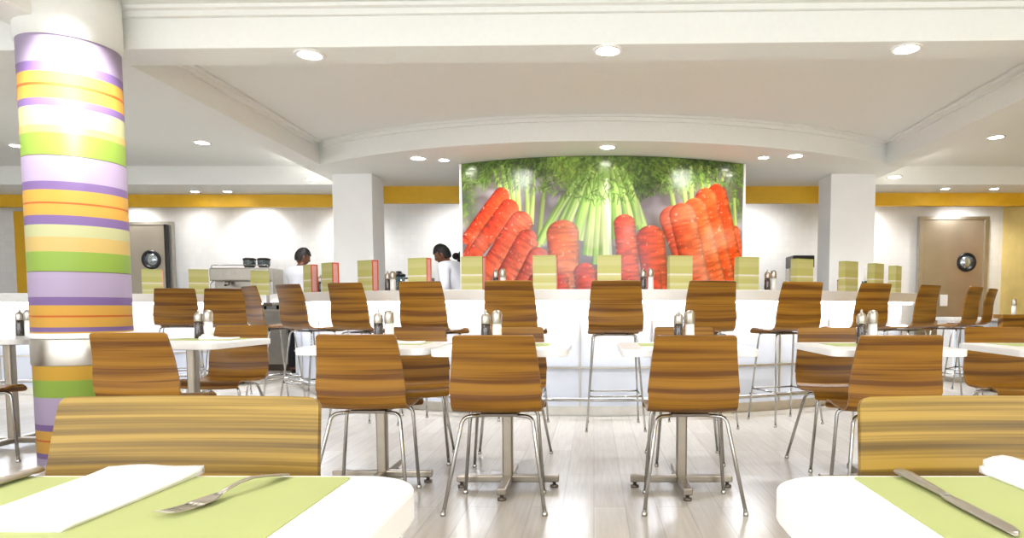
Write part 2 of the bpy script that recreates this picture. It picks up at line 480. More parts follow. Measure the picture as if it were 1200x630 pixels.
def spot(name, loc, tgt, power, size, blend=.6, rad=.07, color=(1, .985, .96)):
    l = bpy.data.lights.new(name, 'SPOT'); l.energy = power; l.spot_size = R(size); l.spot_blend = blend
    l.shadow_soft_size = rad; l.color = color
    o = bpy.data.objects.new(name, l); COL.objects.link(o); o.location = loc
    d = Vector(tgt) - Vector(loc); o.rotation_euler = d.to_track_quat('-Z', 'Y').to_euler()
    return o
for x, y, z, lab, p in lights:
    spot('downlight_lamp', (x, y, z - .03), (x, y, 0), p * 1.45, 125, .8, .07, (.94, .975, 1))
# wall washers behind the bulkheads; the weakest is added to brighten the wall
for x, y in ((-7.2, 10.16), (-6.2, 10.1), (-5.25, 10.16), (-3.8, 10.16), (4.2, 10.05), (5.75, 10.05)):
    spot('wall_washer_lamp', (x, y, 2.58), (x, 10.6, 1.5), 14 if x == -6.2 else 32, 128, 1)
for x in (-2.1, 2.45):
    spot('wall_washer_lamp', (x, 9.75, 2.58), (x, 10.6, 1.4), 40, 125, 1)
# spot on the striped column
spot('column_lamp', (-2.84, 3.66, 2.82), (-3.06, 3.99, 2.25), 75, 56, 1.0, .05)
# two mural spots
for x in (-1.2, 1.4):
    spot('mural_lamp', (x, 7.04, 2.58), (x * .92, 7.6, 1.9), 44, 105, .9, .16)

def area(name, loc, sx, sy, power, rot=(0, 0, 0), color=(1, 1, 1)):
    l = bpy.data.lights.new(name, 'AREA'); l.shape = 'RECTANGLE'; l.size = sx; l.size_y = sy; l.energy = power; l.color = color
    o = bpy.data.objects.new(name, l); COL.objects.link(o); o.location = loc; o.rotation_euler = rot
    return o
# added fill lights below the ceiling, unseen above and behind the camera
for x in (-6.5, -2.0, 2.5):
    for y in (-4.2, -1.2, 1.8):
        area('unseen_fill_lamp', (x, y, ZT - .03), 1.2, .6, 9 if y > 1 else 40, color=(1, 1, 1))

# ------------------------------------------------------------------ vegetable mural on a curved partition
MCX, MCY, MR = .1, 10.805, 3.35
MA = 29.6
struct(MB().arc(MCX, MCY, MR - .16, MR - .035, 0, ZB, -MA, MA, 48).build('partition', M['wall']))

def mural_colors(nx, ny):
    """the printed picture, u to the right and v up, in px of a 332 x 156 layout"""
    W, Hh = 332.0, 168.0
    U, V = np.meshgrid(np.linspace(0, W, nx), np.linspace(Hh, 0, ny))      # V counted downward
    rng = np.random.default_rng(3)
    img = np.zeros((ny, nx, 3)); img[:] = (120, 110, 108)
    def vnoise(sx, sy, seed, uu=None, vv=None):
        r = np.random.default_rng(seed); g = r.random((64, 64))
        x = (U if uu is None else uu) / sx; y = (V if vv is None else vv) / sy
        xi = np.floor(x).astype(int); yi = np.floor(y).astype(int); fx = x - xi; fy = y - yi
        fx = fx*fx*(3-2*fx); fy = fy*fy*(3-2*fy)
        a = g[yi % 64, xi % 64]; b = g[yi % 64, (xi+1) % 64]; c = g[(yi+1) % 64, xi % 64]; d = g[(yi+1) % 64, (xi+1) % 64]
        return (a*(1-fx)+b*fx)*(1-fy)+(c*(1-fx)+d*fx)*fy
    def over(c, al): img[:] = img*(1-al[..., None]) + np.array(c)*al[..., None] if not isinstance(c, np.ndarray) else img*(1-al[..., None]) + c*al[..., None]
    over((150, 140, 150), np.clip(vnoise(22, 18, 1)*1.6-.6, 0, 1))
    over((196, 188, 196), np.clip(vnoise(14, 12, 11)*2-1.1, 0, .8))
    # leafy top
    edge = 40 + 16*(vnoise(16, 999, 2)-.5)*2 + 12*np.cos((U-166)/46)
    leaf = np.clip((edge - V)/16, 0, 1)
    n1 = vnoise(4, 4, 4)*.5 + vnoise(1.6, 1.6, 5)*.5; n2 = vnoise(30, 20, 6)
    lc = np.stack([34+118*n1+104*(n2-.5), 66+108*n1+96*(n2-.5), 24+60*n1+34*(n2-.5)], -1)
    over(lc, leaf*.94)
    # side sprays of leaf
    for cx, w_ in ((8, 20), (320, 20)):
        al = np.clip(1-np.abs(U-cx)/w_, 0, 1)*np.clip((78-V)/22, 0, 1)*np.clip(n1*2.2-.35, 0, 1)
        over(lc*1.08, al)
    def stroke(p0, p1, w0, w1, col, hi, lo, rings=True, seed=0, rnd=True, bend=0):
        p0 = np.array(p0, float); p1 = np.array(p1, float); d = p1-p0; L = np.hypot(*d); d /= L; nrm = np.array((-d[1], d[0]))
        t = ((U-p0[0])*d[0]+(V-p0[1])*d[1])/L
        s = (U-p0[0])*nrm[0]+(V-p0[1])*nrm[1] - bend*4*t*(1-t)
        hw = (w0*(1-t)+w1*t)/2
        if rnd:
            e0 = np.clip(t*L/(w0*.44), 0, 1); hw = hw*np.sqrt(np.clip(1-(1-e0)**2, 0, 1))
            e1 = np.clip((1-t)*L/(w1*.5), 0, 1); hw = hw*np.sqrt(np.clip(1-(1-e1)**2, 0, 1))
        q = s/np.maximum(hw, 1e-3)
        al = np.clip((hw-np.abs(s))/.9, 0, 1)*((t >= 0) & (t <= 1))
        c = np.zeros(U.shape+(3,))
        k = np.clip(q*.5+.5, 0, 1)[..., None]
        c[:] = np.array(hi)*(1-k)+np.array(lo)*k
        mid = np.exp(-((q+.15)/.45)**2)[..., None]
        c = c*(1-mid*.6)+np.array(col)*mid*.6
        c *= (1 - .42*np.clip(np.abs(q), 0, 1)**5)[..., None]
        if rings:
            rr = vnoise(9, 2.2, 20+seed, s+100, t*L+100)
            c *= (.8+.36*rr)[..., None]
            dot = vnoise(2.2, 2.0, 50+seed)
            over(c, al); over((250, 214, 190), al*np.clip(dot*5-4.25, 0, .7))
        else:
            rr = vnoise(1.6, 30, 20+seed, s+100, t*L+100); c *= (.84+.32*rr)[..., None]
            over(c, al)
    OR, HI, LO = (226, 74, 28), (238, 112, 66), (190, 44, 16)
    # stems running from the leaf into the carrot crowns
    for k, (xa, ya, xb, yb_) in enumerate(((44, 8, 58, 50), (54, 6, 62, 48), (62, 10, 70, 60), (72, 8, 74, 60), (84, 12, 84, 72), (92, 14, 88, 74), (104, 24, 96, 100), (236, 14, 244, 58), (250, 8, 258, 56), (262, 8, 264, 56),
                                           (274, 6, 278, 42), (284, 6, 284, 44), (294, 8, 292, 40), (304, 10, 296, 42), (318, 40, 322, 96))):
        stroke((xa, ya), (xb, yb_), 5, 7, (182, 196, 104), (214, 222, 156), (124, 158, 66), False, 70 + k, rnd=False)
    # left bunch
    stroke((30, 74), (2, 112), 16, 10, (222, 98, 72), HI, LO, seed=1)
    stroke((60, 34), (2, 92), 22, 14, OR, HI, LO, seed=2)
    stroke((70, 48), (0, 124), 26, 18, (220, 70, 34), (238, 116, 76), LO, seed=3)
    stroke((84, 62), (14, 152), 30, 22, (232, 96, 58), (242, 138, 102), (200, 56, 28), seed=4)
    stroke((90, 82), (34, 170), 28, 22, (226, 98, 66), (238, 142, 116), (196, 60, 36), seed=26)
    stroke((102, 102), (62, 172), 28, 20, (220, 110, 92), (232, 150, 138), (196, 70, 50), seed=5)
    stroke((100, 130), (78, 174), 24, 20, (206, 52, 28), HI, (170, 34, 16), seed=6)
    # fan of stalks in the middle
    G1, G2, G3 = (178, 206, 104), (214, 228, 160), (118, 160, 62)
    for i, (xa, ya, xb, yb_, wa, wb) in enumerate(((146, 18, 98, 96, 8, 12), (150, 20, 112, 98, 7, 12), (154, 16, 124, 84, 7, 12), (157, 18, 138, 92, 8, 16), (161, 20, 150, 110, 8, 14), (164, 12, 160, 120, 7, 12),
                                                  (170, 10, 168, 122, 10, 16), (176, 12, 182, 92, 8, 14), (180, 14, 196, 78, 8, 14), (184, 12, 208, 80, 8, 14), (188, 16, 204, 76, 6, 10))):
        j = (i % 3)*14
        stroke((xa, ya), (xb, yb_), wa, wb, (G1[0]+j, G1[1]+j*.6, G1[2]+j), G2, G3, False, 30+i, rnd=False, bend=(i-5)*-.5)
    stroke((168, 24), (170, 124), 9, 14, (226, 234, 190), (242, 246, 224), (180, 206, 110), False, 44, rnd=False)
    # carrots in the middle
    stroke((122, 70), (126, 150), 38, 30, (232, 116, 62), (240, 146, 96), (206, 80, 34), seed=9)
    stroke((118, 128), (122, 172), 22, 20, (226, 66, 42), HI, LO, seed=10)
    stroke((146, 118), (150, 174), 26, 22, (226, 70, 44), HI, (190, 44, 26), seed=12)
    stroke((170, 122), (172, 172), 26, 24, (236, 126, 96), (244, 164, 140), LO, seed=13)
    stroke((216, 76), (226, 172), 34, 26, (228, 86, 54), HI, LO, seed=14)
    stroke((188, 64), (198, 172), 24, 24, (232, 88, 48), HI, LO, seed=15)
    stroke((218, 122), (222, 174), 22, 22, (228, 62, 40), HI, (190, 40, 24), seed=16)
    # right bunch
    stroke((238, 54), (264, 134), 34, 24, (230, 108, 78), (242, 150, 126), (204, 68, 42), seed=17)
    stroke((316, 72), (334, 150), 20, 14, (224, 112, 86), HI, LO, seed=18)
    stroke((292, 26), (330, 156), 26, 24, (222, 68, 20), (234, 108, 52), (186, 44, 12), seed=19)
    stroke((278, 32), (318, 172), 28, 26, (230, 84, 30), (240, 126, 70), (196, 54, 18), seed=21)
    stroke((264, 44), (304, 172), 30, 28, (234, 98, 40), (244, 140, 88), (202, 60, 20), seed=27)
    stroke((250, 50), (280, 172), 32, 30, (232, 104, 60), (244, 148, 106), (200, 62, 28), seed=22)
    # soft pale bloom of the printed picture and its dewdrops
    over((246, 226, 216), np.clip(vnoise(26, 30, 60)*1.4-.8, 0, .3)*np.clip((V-50)/30, 0, 1))
    # feathery sprigs drawn over the top
    for k in range(1500):
        x0 = rng.uniform(-4, 336); y0 = rng.uniform(-4, 36 + 12*math.cos((x0-166)/46)); a = PI/2 + (166-x0)/166*.9 + rng.normal(0, .75); L = rng.uniform(3, 9)
        x1 = x0+math.cos(a)*L; y1 = y0+math.sin(a)*L
        sh = rng.uniform(.5, 1.35); c = np.clip(np.array((118, 152, 66))*sh*(.72+.5*n2[min(ny-1,max(0,int((1-y0/Hh)*ny))), min(nx-1,max(0,int(x0/W*nx)))]), 0, 255)
        xa, xb = sorted((x0, x1)); i0 = max(0, int((xa-3)/W*nx)); i1 = min(nx, int((xb+3)/W*nx)+1)
        j0 = max(0, int((1-(max(y0, y1)+3)/Hh)*ny)); j1 = min(ny, int((1-(min(y0, y1)-3)/Hh)*ny)+2)
        if i1 <= i0 or j1 <= j0: continue
        u = U[j0:j1, i0:i1]; v = V[j0:j1, i0:i1]
        tt = np.clip(((u-x0)*(x1-x0)+(v-y0)*(y1-y0))/(L*L), 0, 1)
        dd = np.hypot(u-x0-tt*(x1-x0), v-y0-tt*(y1-y0))
        al = np.clip(1.05-dd, 0, 1)[..., None]*.75
        img[j0:j1, i0:i1] = img[j0:j1, i0:i1]*(1-al)+c*al
    img = np.clip(img, 0, 255)/255
    return np.where(img <= .04045, img/12.92, ((img+.055)/1.055)**2.4) ** 1.1 * .88

def make_mural():
    nx, ny = 420, 212
    z0, z1 = .95, ZB - .004
    ang = np.radians(np.linspace(-MA, MA, nx)); zz = np.linspace(z0, z1, ny)
    A, Z = np.meshgrid(ang, zz)
    def ring(r): return np.stack([MCX + r*np.sin(A), MCY - r*np.cos(A), Z], -1).reshape(-1, 3)
    front, back = ring(MR), ring(MR - .03)
    n = nx*ny
    idx = np.arange(n).reshape(ny, nx)
    q = np.stack([idx[:-1, :-1], idx[:-1, 1:], idx[1:, 1:], idx[1:, :-1]], -1).reshape(-1, 4)
    faces = [tuple(f) for f in q.tolist()]
    rim = idx[0, :].tolist() + idx[1:, -1].tolist() + idx[-1, -2::-1].tolist() + idx[-2:0:-1, 0].tolist()
    k = len(rim)
    vs = front.tolist() + back[rim].tolist()
    for i in range(k):
        i2 = (i+1) % k
        faces.append((rim[i], n+i, n+i2, rim[i2]))
    me = bpy.data.meshes.new('vegetable_mural'); me.from_pydata(vs, [], faces)
    ca = me.color_attributes.new('print', 'FLOAT_COLOR', 'POINT')
    c = np.ones((len(vs), 4), np.float32); c[:n, :3] = mural_colors(nx, ny).reshape(-1, 3)
    c[n:, :3] = .8
    ca.data.foreach_set('color', c.ravel())
    me.polygons.foreach_set('use_smooth', [True]*len(q) + [False]*k)
    m = mat('printed_mural', (200, 120, 80), .25, spec=.5, coat=.25); m.node_tree.nodes['Principled BSDF'].inputs['Coat Roughness'].default_value = .08
    at = nd(m, 'ShaderNodeAttribute'); at.attribute_name = 'print'
    lk(m, at.outputs['Color'], m.node_tree.nodes['Principled BSDF'].inputs['Base Color'])
    me.materials.append(m)
    o = bpy.data.objects.new('vegetable_mural', me); COL.objects.link(o)
    tag(o, 'big glossy curved mural of orange carrots and green stalks behind the counter', 'mural')
    for a in (-MA, MA):
        s = MB(); s.arc(MCX, MCY, MR - .03, MR + .012, z0, z1, a - .25, a + .25, 2); s.build('edge_strip', M['white'], o)
    return o
make_mural()

# ------------------------------------------------------------------ curved counters
def counter(cx, cy, a0, a1, label):
    o = empty('bar_counter', (cx, cy, 0))
    tag(o, label, 'counter', None)
    MB().arc(0, 0, 3.55, 4.35, 1.007, 1.1, a0, a1, 90).build('countertop', M['solid'], o, bevel=.006)
    MB().arc(0, 0, 3.98, 4.08, .09, 1.006, a0, a1, 90).build('front_panel', M['panel'], o)
    MB().arc(0, 0, 3.98, 4.05, 0, .09, a0, a1, 90).build('kick_plate', M['steel'], o)
    t = MB(); t.arc(0, 0, 4.08, 4.1, .42, .436, a0, a1, 90)
    n = int((a1 - a0) / 8.75)
    for i in range(n + 1):
        a = a0 + (a1 - a0) * i / n
        t.arc(0, 0, 4.08, 4.088, .09, .84, a - .12, a + .12, 2)
    t.build('panel_seams', M['steel'], o)
    pts = [(4.25 * math.sin(R(a0 + 1 + (a1 - a0 - 2) * i / 70)), -4.25 * math.cos(R(a0 + 1 + (a1 - a0 - 2) * i / 70)), .17) for i in range(71)]
    MB().tube(pts, .017, 10).build('foot_rail', M['chrome'], o)
    for i in range(n):
        a = R(a0 + (a1 - a0) * (i + .5) / n); s, c = math.sin(a), -math.cos(a)
        MB().tube([(4.07 * s, 4.07 * c, .17), (4.25 * s, 4.25 * c, .17)], .012, 8).build('rail_bracket', M['chrome'], o)
    MB().arc(0, 0, 4.10, 4.2, .985, 1.004, a0, a1, 90).build('under_counter_light', M['led'], o)
    MB().arc(0, 0, 3.6, 3.98, .06, .1, a0, a1, 60).build('inner_shelf', M['solid'], o)
    return o
C0 = (.05, 9.85)
C1 = (-6.9, 11.2)
counter(C0[0], C0[1], -64, 68, 'long white curved bar counter with glowing front in the middle of the room')
counter(C1[0], C1[1], -20, 43, 'white curved bar counter at the left behind the striped column')
def on(c, r, a, z=0.0): return (c[0] + r * math.sin(R(a)), c[1] - r * math.cos(R(a)), z)

# ------------------------------------------------------------------ bent plywood chairs and stools
def shell(seat_z, top_z, wood, w_top=.37, w_back=.43, w_seat=.42, lean=.062):
    """one bent sheet: front lip, seat, bend, reclined back. Sitter looks along +Y."""
    prof = [(.372, seat_z - .035), (.362, seat_z - .012), (.338, seat_z + .002), (.29, seat_z + .004), (.22, seat_z - .004), (.12, seat_z - .008),
            (.055, seat_z - .004), (.02, seat_z + .018), (.002, seat_z + .06)]
    h = top_z - seat_z
    for k in range(1, 10):
        t = k / 9
        prof.append((.002 - lean * t + .012 * math.sin(PI * t), seat_z + .06 + (h - .06) * t))
    P = [Vector((0, y, z)) for y, z in fillet([(0,) + p for p in prof], .02, 2) for y, z in ((0, 0),)] if False else [Vector((0, p[0], p[1])) for p in prof]
    # resample finely
    pts = []
    for i in range(len(P) - 1):
        for k in range(3): pts.append(P[i].lerp(P[i + 1], k / 3))
    pts.append(P[-1])
    # extra rows near both ends for the rounded corners
    L = [0]
    for i in range(1, len(pts)): L.append(L[-1] + (pts[i] - pts[i - 1]).length)
    T = L[-1]
    ss = sorted(set([round(x, 5) for x in L] + [.002, .005, .009, .014, T - .002, T - .005, T - .009, T - .014]))
    def at(s):
        for i in range(1, len(L)):
            if s <= L[i] + 1e-9:
                k = (s - L[i - 1]) / max(1e-9, L[i] - L[i - 1]); return pts[i - 1].lerp(pts[i], k)
        return pts[-1]
    rows = [at(s) for s in ss]
    n = len(rows); m = 8; th = .011
    sb = .52                                        # arclength where the back starts, roughly
    def width(s):
        if s < .45: w = w_seat
        else:
            t = min(1, (s - .45) / (T - .45)); w = w_back + (w_top - w_back) * t
        rc = .014
        for d in (s, T - s):
            if d < rc: w -= 2 * rc * (1 - math.sqrt(max(0, 1 - ((rc - d) / rc) ** 2)))
        return w
    top, bot, uvs = [], [], []
    for i in range(n):
        a = rows[max(0, i - 1)]; b = rows[min(n - 1, i + 1)]; d = (b - a).normalized()
        nrm = Vector((0, -d.z, d.y))                # towards the sitter
        nrm = Vector((0, d.z, -d.y))
        for k in range(m + 1):
            q = k / m * 2 - 1; x = q * width(ss[i]) / 2
            back = max(0, min(1, (ss[i] - .5) / .1))
            dish = Vector((0, .014 * back * (q * q - .5), .008 * (1 - back) * (q * q - .5)))
            top.append(rows[i] + Vector((x, 0, 0)) + dish); bot.append(rows[i] + Vector((x, 0, 0)) + dish + nrm * th)
            uvs.append((x, ss[i]))
    W = m + 1; N = n * W
    fs = []
    for i in range(n - 1):
        for k in range(m):
            a, b, c, d = i * W + k, i * W + k + 1, (i + 1) * W + k + 1, (i + 1) * W + k
            fs.append((a, b, c, d)); fs.append((N + d, N + c, N + b, N + a))
    rim = [k for k in range(W)] + [i * W + m for i in range(1, n)] + [(n - 1) * W + k for k in range(m - 1, -1, -1)] + [i * W for i in range(n - 2, 0, -1)]
    for i in range(len(rim)):
        a, b = rim[i], rim[(i + 1) % len(rim)]; fs.append((b, a, N + a, N + b))
    return MB().add(top + bot, fs, True, uvs + uvs)

def seat_kind(name, cat, seat_z, top_z, wood, rear, front, ring=None, leg_r=.009, **kw):
    root = empty(name); tag(root, 'x', cat)
    sh = shell(seat_z, top_z, wood, **kw).build('shell', M[wood], root)
    # keep the thin edges crisp
    sh.modifiers.new('Edge', 'EDGE_SPLIT').split_angle = R(55)
    zu = seat_z - .03
    for sx in (-1, 1):
        for (tx, ty, foot) in ((.165, .07, rear), (.17, .30, front)):
            f = Vector((sx * foot[0], foot[1], .012))
            t = Vector((sx * tx, ty, zu)); i = Vector((sx * .05, ty + (.2 - ty) * .35, zu + .004))
            MB().tube(fillet([i, t, f], .035, 5), leg_r, 10).build('leg', M['chrome'], root)
            k = root.children[-1] if False else None
            g = MB().lathe([(leg_r + .003, 0), (leg_r + .004, .004), (leg_r + .003, .018), (leg_r, .02)], f.x, f.y, 12).build('foot', M['chrome'], bpy.data.objects[COL.objects[-1].name])
    b = MB(); b.box(-.09, .09, .09, .27, zu - .004, zu + .012); b.build('seat_plate', M['darksteel'], root, bevel=.003)
    if ring:
        z = ring; pts = []
        zt = zu
        for (sx, tx, ty, foot) in ((-1, .165, .07, rear), (1, .165, .07, rear), (1, .17, .30, front), (-1, .17, .30, front)):
            k = (zt - z) / (zt - .012)
            pts.append(Vector((sx * (tx + (foot[0] - tx) * k), ty + (foot[1] - ty) * k, z)))
        rg = MB()
        for a in range(4): rg.tube([pts[a], pts[(a + 1) % 4]], .007, 8)
        rg.build('foot_ring', M['chrome'], root)
    return Kind(root)

chair = seat_kind('dining_chair', 'chair', .462, .822, 'veneer', (.232, -.075), (.2, .29))
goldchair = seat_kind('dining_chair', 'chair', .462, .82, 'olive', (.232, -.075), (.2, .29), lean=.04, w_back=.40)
stool = seat_kind('bar_stool', 'stool', .765, 1.15, 'veneer', (.225, -.03), (.21, .38), .27, .008)

CH = 'striped veneer chairs round the middle tables'
BK = PI
chair.put((-2.33, 3.37, 0), R(3), 'striped veneer chair just right of the round column, its back to us', CH)
chair.put((-1.115, 3.16, 0), R(1), 'striped veneer chair seen from behind, beside the right corner of the golden chair left', CH)
chair.put((-.456, 3.06, 0), 0, 'chair seen from behind at the middle left table under the mural', CH)
chair.put((.462, 3.06, 0), 0, 'chair seen from behind at the lone middle table right of the walkway', CH)
chair.put((1.395, 3.06, 0), R(-3), 'chair seen from behind, just above the golden chair on the right', CH)
chair.put((-2.47, 4.62, 0), BK + R(-3), 'chair facing us across the table next to the column', CH)
chair.put((-1.13, 4.2, 0), BK + R(12), 'chair facing us behind the second table from the column', CH)
chair.put((-.51, 4.2, 0), BK, 'chair facing us, mostly hidden by the chair at the middle left table', CH)
chair.put((.575, 4.22, 0), BK, 'chair facing us behind the lone table right of the walkway', CH)
chair.put((1.45, 4.08, 0), BK, 'chair facing us behind the table above the right golden chair', CH)
chair.put((2.55, 4.2, 0), BK, 'chair facing us behind the table at the right edge of the room view', CH)
chair.put((-3.72, 3.74, 0), R(4), 'chair of which only legs show left of the striped column', CH)
GC = 'golden veneer chairs tucked under the near tables'
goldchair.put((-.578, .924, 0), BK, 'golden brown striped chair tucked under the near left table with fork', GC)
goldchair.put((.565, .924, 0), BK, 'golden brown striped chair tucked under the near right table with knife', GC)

ST = 'bar stools along the curved counters'
slabs = ['bar stool turned almost edge-on, at the far left end of the middle counter',
         'narrow looking bar stool near the left white pillar, second from the counter left end',
         'bar stool in front of the left white pillar with a pink edged card beside',
         'bar stool in front of the bent-over cook in white',
         'bar stool below the left carrots of the mural',
         'bar stool standing alone in the walkway below the mural centre',
         'bar stool below the right carrots of the mural',
         'bar stool in front of the black brewer right of the mural',
         'bar stool right of the right white pillar base',
         'bar stool turned sideways just left of the right steel door',
         'bar stool in front of the right steel door, seen nearly edge-on']
for lab, a in zip(slabs, (-43.5, -34.5, -25.75, -17, -8.3, 1.4, 10.2, 19.4, 28.7, 38.5, 51.5)):
    stool.put(on(C0, 4.79, a) if a < 50 else (3.70, 6.55, 0), R(a if a < 50 else 43), lab, ST)
stool.put((-4.46, 7.12, 0), R(24), 'bar stool right beside the striped column, backs to the left counter', ST)
stool.put((-3.98, 7.2, 0), R(26), 'bar stool at the left counter, second from the striped column', ST)
stool.put((4.29, 7.26, 0), R(47), 'bar stool seen edge-on at the right, against the steel door frame', ST)

# ------------------------------------------------------------------ tables
def table_kind(w, d, th, r):
    root = empty('dining_table'); tag(root, 'x', 'table')
    MB().prism(rrect(w, d, r), .75 - th, .75).build('tabletop', M['white'], root, bevel=.004)
    MB().lathe([(.13, .735 - th), (.15, .742 - th), (.15, .7495 - th)], 0, 0, 24).build('mounting_plate', M['darksteel'], root)
    MB().prism(rrect(.055, .055, .012, 4), .05, .74 - th).build('pedestal', M['satin'], root)
    b = MB()
    for a in range(4):
        mt = Matrix.Rotation(a * PI / 2, 4, 'Z')
        b.box(.02, .27, -.024, .024, .03, .066, mt)
    b.build('cross_base', M['satin'], root, bevel=.006)
    for a in range(4):
        f = MB().lathe([(.022, 0), (.022, .012), (.01, .014), (.01, .032)], .245 * math.cos(a * PI / 2), .245 * math.sin(a * PI / 2), 14).build('levelling_foot', M['darksteel'], root)
    return Kind(root)
mid = table_kind(.66, .68, .035, .07)
near = table_kind(.765, .76, .036, .075)
TB = 'white tables in the middle row'
mid.put((-2.43, 4.02, 0), R(-2), 'white table just right of the striped column with dark pedestal', TB)
mid.put((-1.15, 3.58, 0), 0, 'white table behind the second chair right of the column', TB)
mid.put((-.455, 3.48, 0), 0, 'white table at the middle left, chair back standing before it', TB)
mid.put((.462, 3.48, 0), 0, 'lone white table right of the walkway below the mural', TB)
mid.put((1.47, 3.49, 0), 0, 'white table above the right golden chair', TB)
mid.put((2.37, 3.42, 0), R(-4), 'white table cut by the right edge of the picture', TB)
mid.put((-3.96, 4.5, 0), R(2), 'white table cut by the left edge, beside the column', TB)
near.put((-.58, .405, 0), 0, 'near left white table with napkin and fork', 'white tables nearest us')
near.put((.583, .405, 0), 0, 'near right white table with knife', 'white tables nearest us')

# placemats
def placemat(x, y, w, d, label, rz=0, th=.0012):
    o = MB().prism(rrect(w, d, .006, 3), 0, th).build('placemat', M['lime'], loc=(x, y, .75), rotz=rz)
    return tag(o, label, 'placemat', 'lime green paper placemats')
placemat(-.525, .60, .48, .345, 'lime green paper placemat under the fork on the near left table')
placemat(.545, .60, .48, .345, 'lime green paper placemat under the knife on the near right table')
for x, y, lab in ((-2.43, 4.19, 'lime placemat on the table just right of the column'), (-1.15, 3.70, 'lime placemat on the table behind the second chair from the column'),
                  (-.455, 3.56, 'lime placemat on the far side of the middle left table'), (.462, 3.56, 'lime placemat on the far side of the lone table right of the walkway'),
                  (1.47, 3.57, 'lime placemat on the table above the right golden chair'), (2.40, 3.57, 'lime placemat on the table cut by the right edge')):
    placemat(x, y, .44, .29, lab)

# napkins: three soft folded layers
def napkin(x, y, w, d, label, rz=0, seed=0, z=.7513, fat=.006, crumple=.0):
    root = empty('napkin', (x, y, z), rz); tag(root, label, 'napkin', 'white paper napkins')
    rnd = random.Random(seed)
    for k in range(2):
        nx, ny = 10, 18; vs = []; fs = []
        ph = rnd.random() * 6
        ww = w * (1 - .02 * k)
        for t in (0, 1):
            for j in range(ny + 1):
                for i in range(nx + 1):
                    u = i / nx - .5; v = j / ny - .5
                    lift = (.003 + crumple * (.6 + .4 * math.sin(9 * u + ph))) * (max(0, v) * 2) ** 3
                    wav = .0009 * math.sin(8 * v + ph) * math.cos(6 * u) + .001
                    zz = k * (fat * .55) + t * (fat * .5 + wav) + lift * (t + k * .5)
                    vs.append((u * ww + (.0 if k == 0 else .002), v * d * (1 - .015 * k), max(0.0, zz)))
        W = nx + 1; N = W * (ny + 1)
        for j in range(ny):
            for i in range(nx):
                a = j * W + i
                fs.append((a + W, a + W + 1, a + 1, a)); fs.append((N + a, N + a + 1, N + a + W + 1, N + a + W))
        rim = list(range(nx)) + [j * W + nx for j in range(ny)] + [ny * W + i for i in range(nx, 0, -1)] + [j * W for j in range(ny, 0, -1)]
        for i in range(len(rim)):
            a, b = rim[i], rim[(i + 1) % len(rim)]; fs.append((a, b, N + b, N + a))
        MB().add(vs, fs, True).build('fold', M['paper'], root)
    return root
napkin(-.529, .684, .118, .212, 'white folded napkin on the near left placemat beside the fork', R(-1), 3, crumple=.0015, fat=.003)
napkin(.53, .688, .122, .215, 'white rolled-edge napkin at the right edge of the near right placemat', R(2), 5, crumple=.008, fat=.004)
for x, y, lab in ((-2.36, 4.19, 'small white napkin on the table just right of the column'), (-1.05, 3.7, 'white napkin on the table behind the second chair from the column'),
                  (1.58, 3.57, 'crumpled white napkin on the table above the right golden chair'), (2.45, 3.57, 'white napkin on the table cut by the right edge'),
                  (.66, 3.6, 'white napkin on the lone table right of the walkway')):
    napkin(x, y, .11, .2, lab, R(90), 9, fat=.008, crumple=.012)

# cutlery
def ribbon(path, widths, th, name, m, parent, bend=0.0):
    """flat bar along a path (local Y), lens section"""
    vs = []; fs = []; n = len(path); S_ = 8
    for i, (x, y, z) in enumerate(path):
        w = widths[i] / 2; t = th[i] / 2 if isinstance(th, (list, tuple)) else th / 2
        for k in range(S_):
            a = 2 * PI * k / S_
            xx = w * math.cos(a)
            vs.append((x + xx, y, z + t * math.sin(a) + bend * (xx / max(w, 1e-4)) ** 2 * w))
    for i in range(n - 1):
        for k in range(S_):
            k2 = (k + 1) % S_; fs.append((i * S_ + k, i * S_ + k2, (i + 1) * S_ + k2, (i + 1) * S_ + k))
    fs.append(tuple(reversed(range(S_)))); fs.append(tuple(range((n - 1) * S_, n * S_)))
    return MB().add(vs, fs, True).build(name, m, parent)

def fork(loc, rz, label):
    r = empty('fork', loc, rz); tag(r, label, 'fork')
    # handle end at +Y, tines towards -Y
    hp = [(0, .088, .0035), (0, .084, .004), (0, .07, .0065), (0, .05, .0105), (0, .03, .0135), (0, .012, .0125), (0, -.004, .0095), (0, -.018, .0065)]
    ribbon(hp, [.006, .013, .0155, .013, .009, .0065, .0068, .011], [.002, .003, .0032, .003, .0032, .0034, .003, .0024], 'handle', M['steel'], r)
    ribbon([(0, -.016, .0068), (0, -.024, .005), (0, -.033, .0036), (0, -.043, .003), (0, -.05, .003)], [.01, .0185, .0235, .0245, .0235], .0022, 'head', M['steel'], r, .12)
    for k in range(4):
        x = (k - 1.5) * .0063
        ribbon([(x, -.046, .0034), (x, -.06, .0036), (x, -.076, .0048), (x * .96, -.09, .0075)], [.0042, .004, .0034, .0016], [.0022, .002, .0018, .001], 'tine', M['steel'], r)
    return r
fork((-.384, .694, .7512), R(-17), 'steel fork lying on the lime placemat of the near left table').scale = (.93, .93, .93)

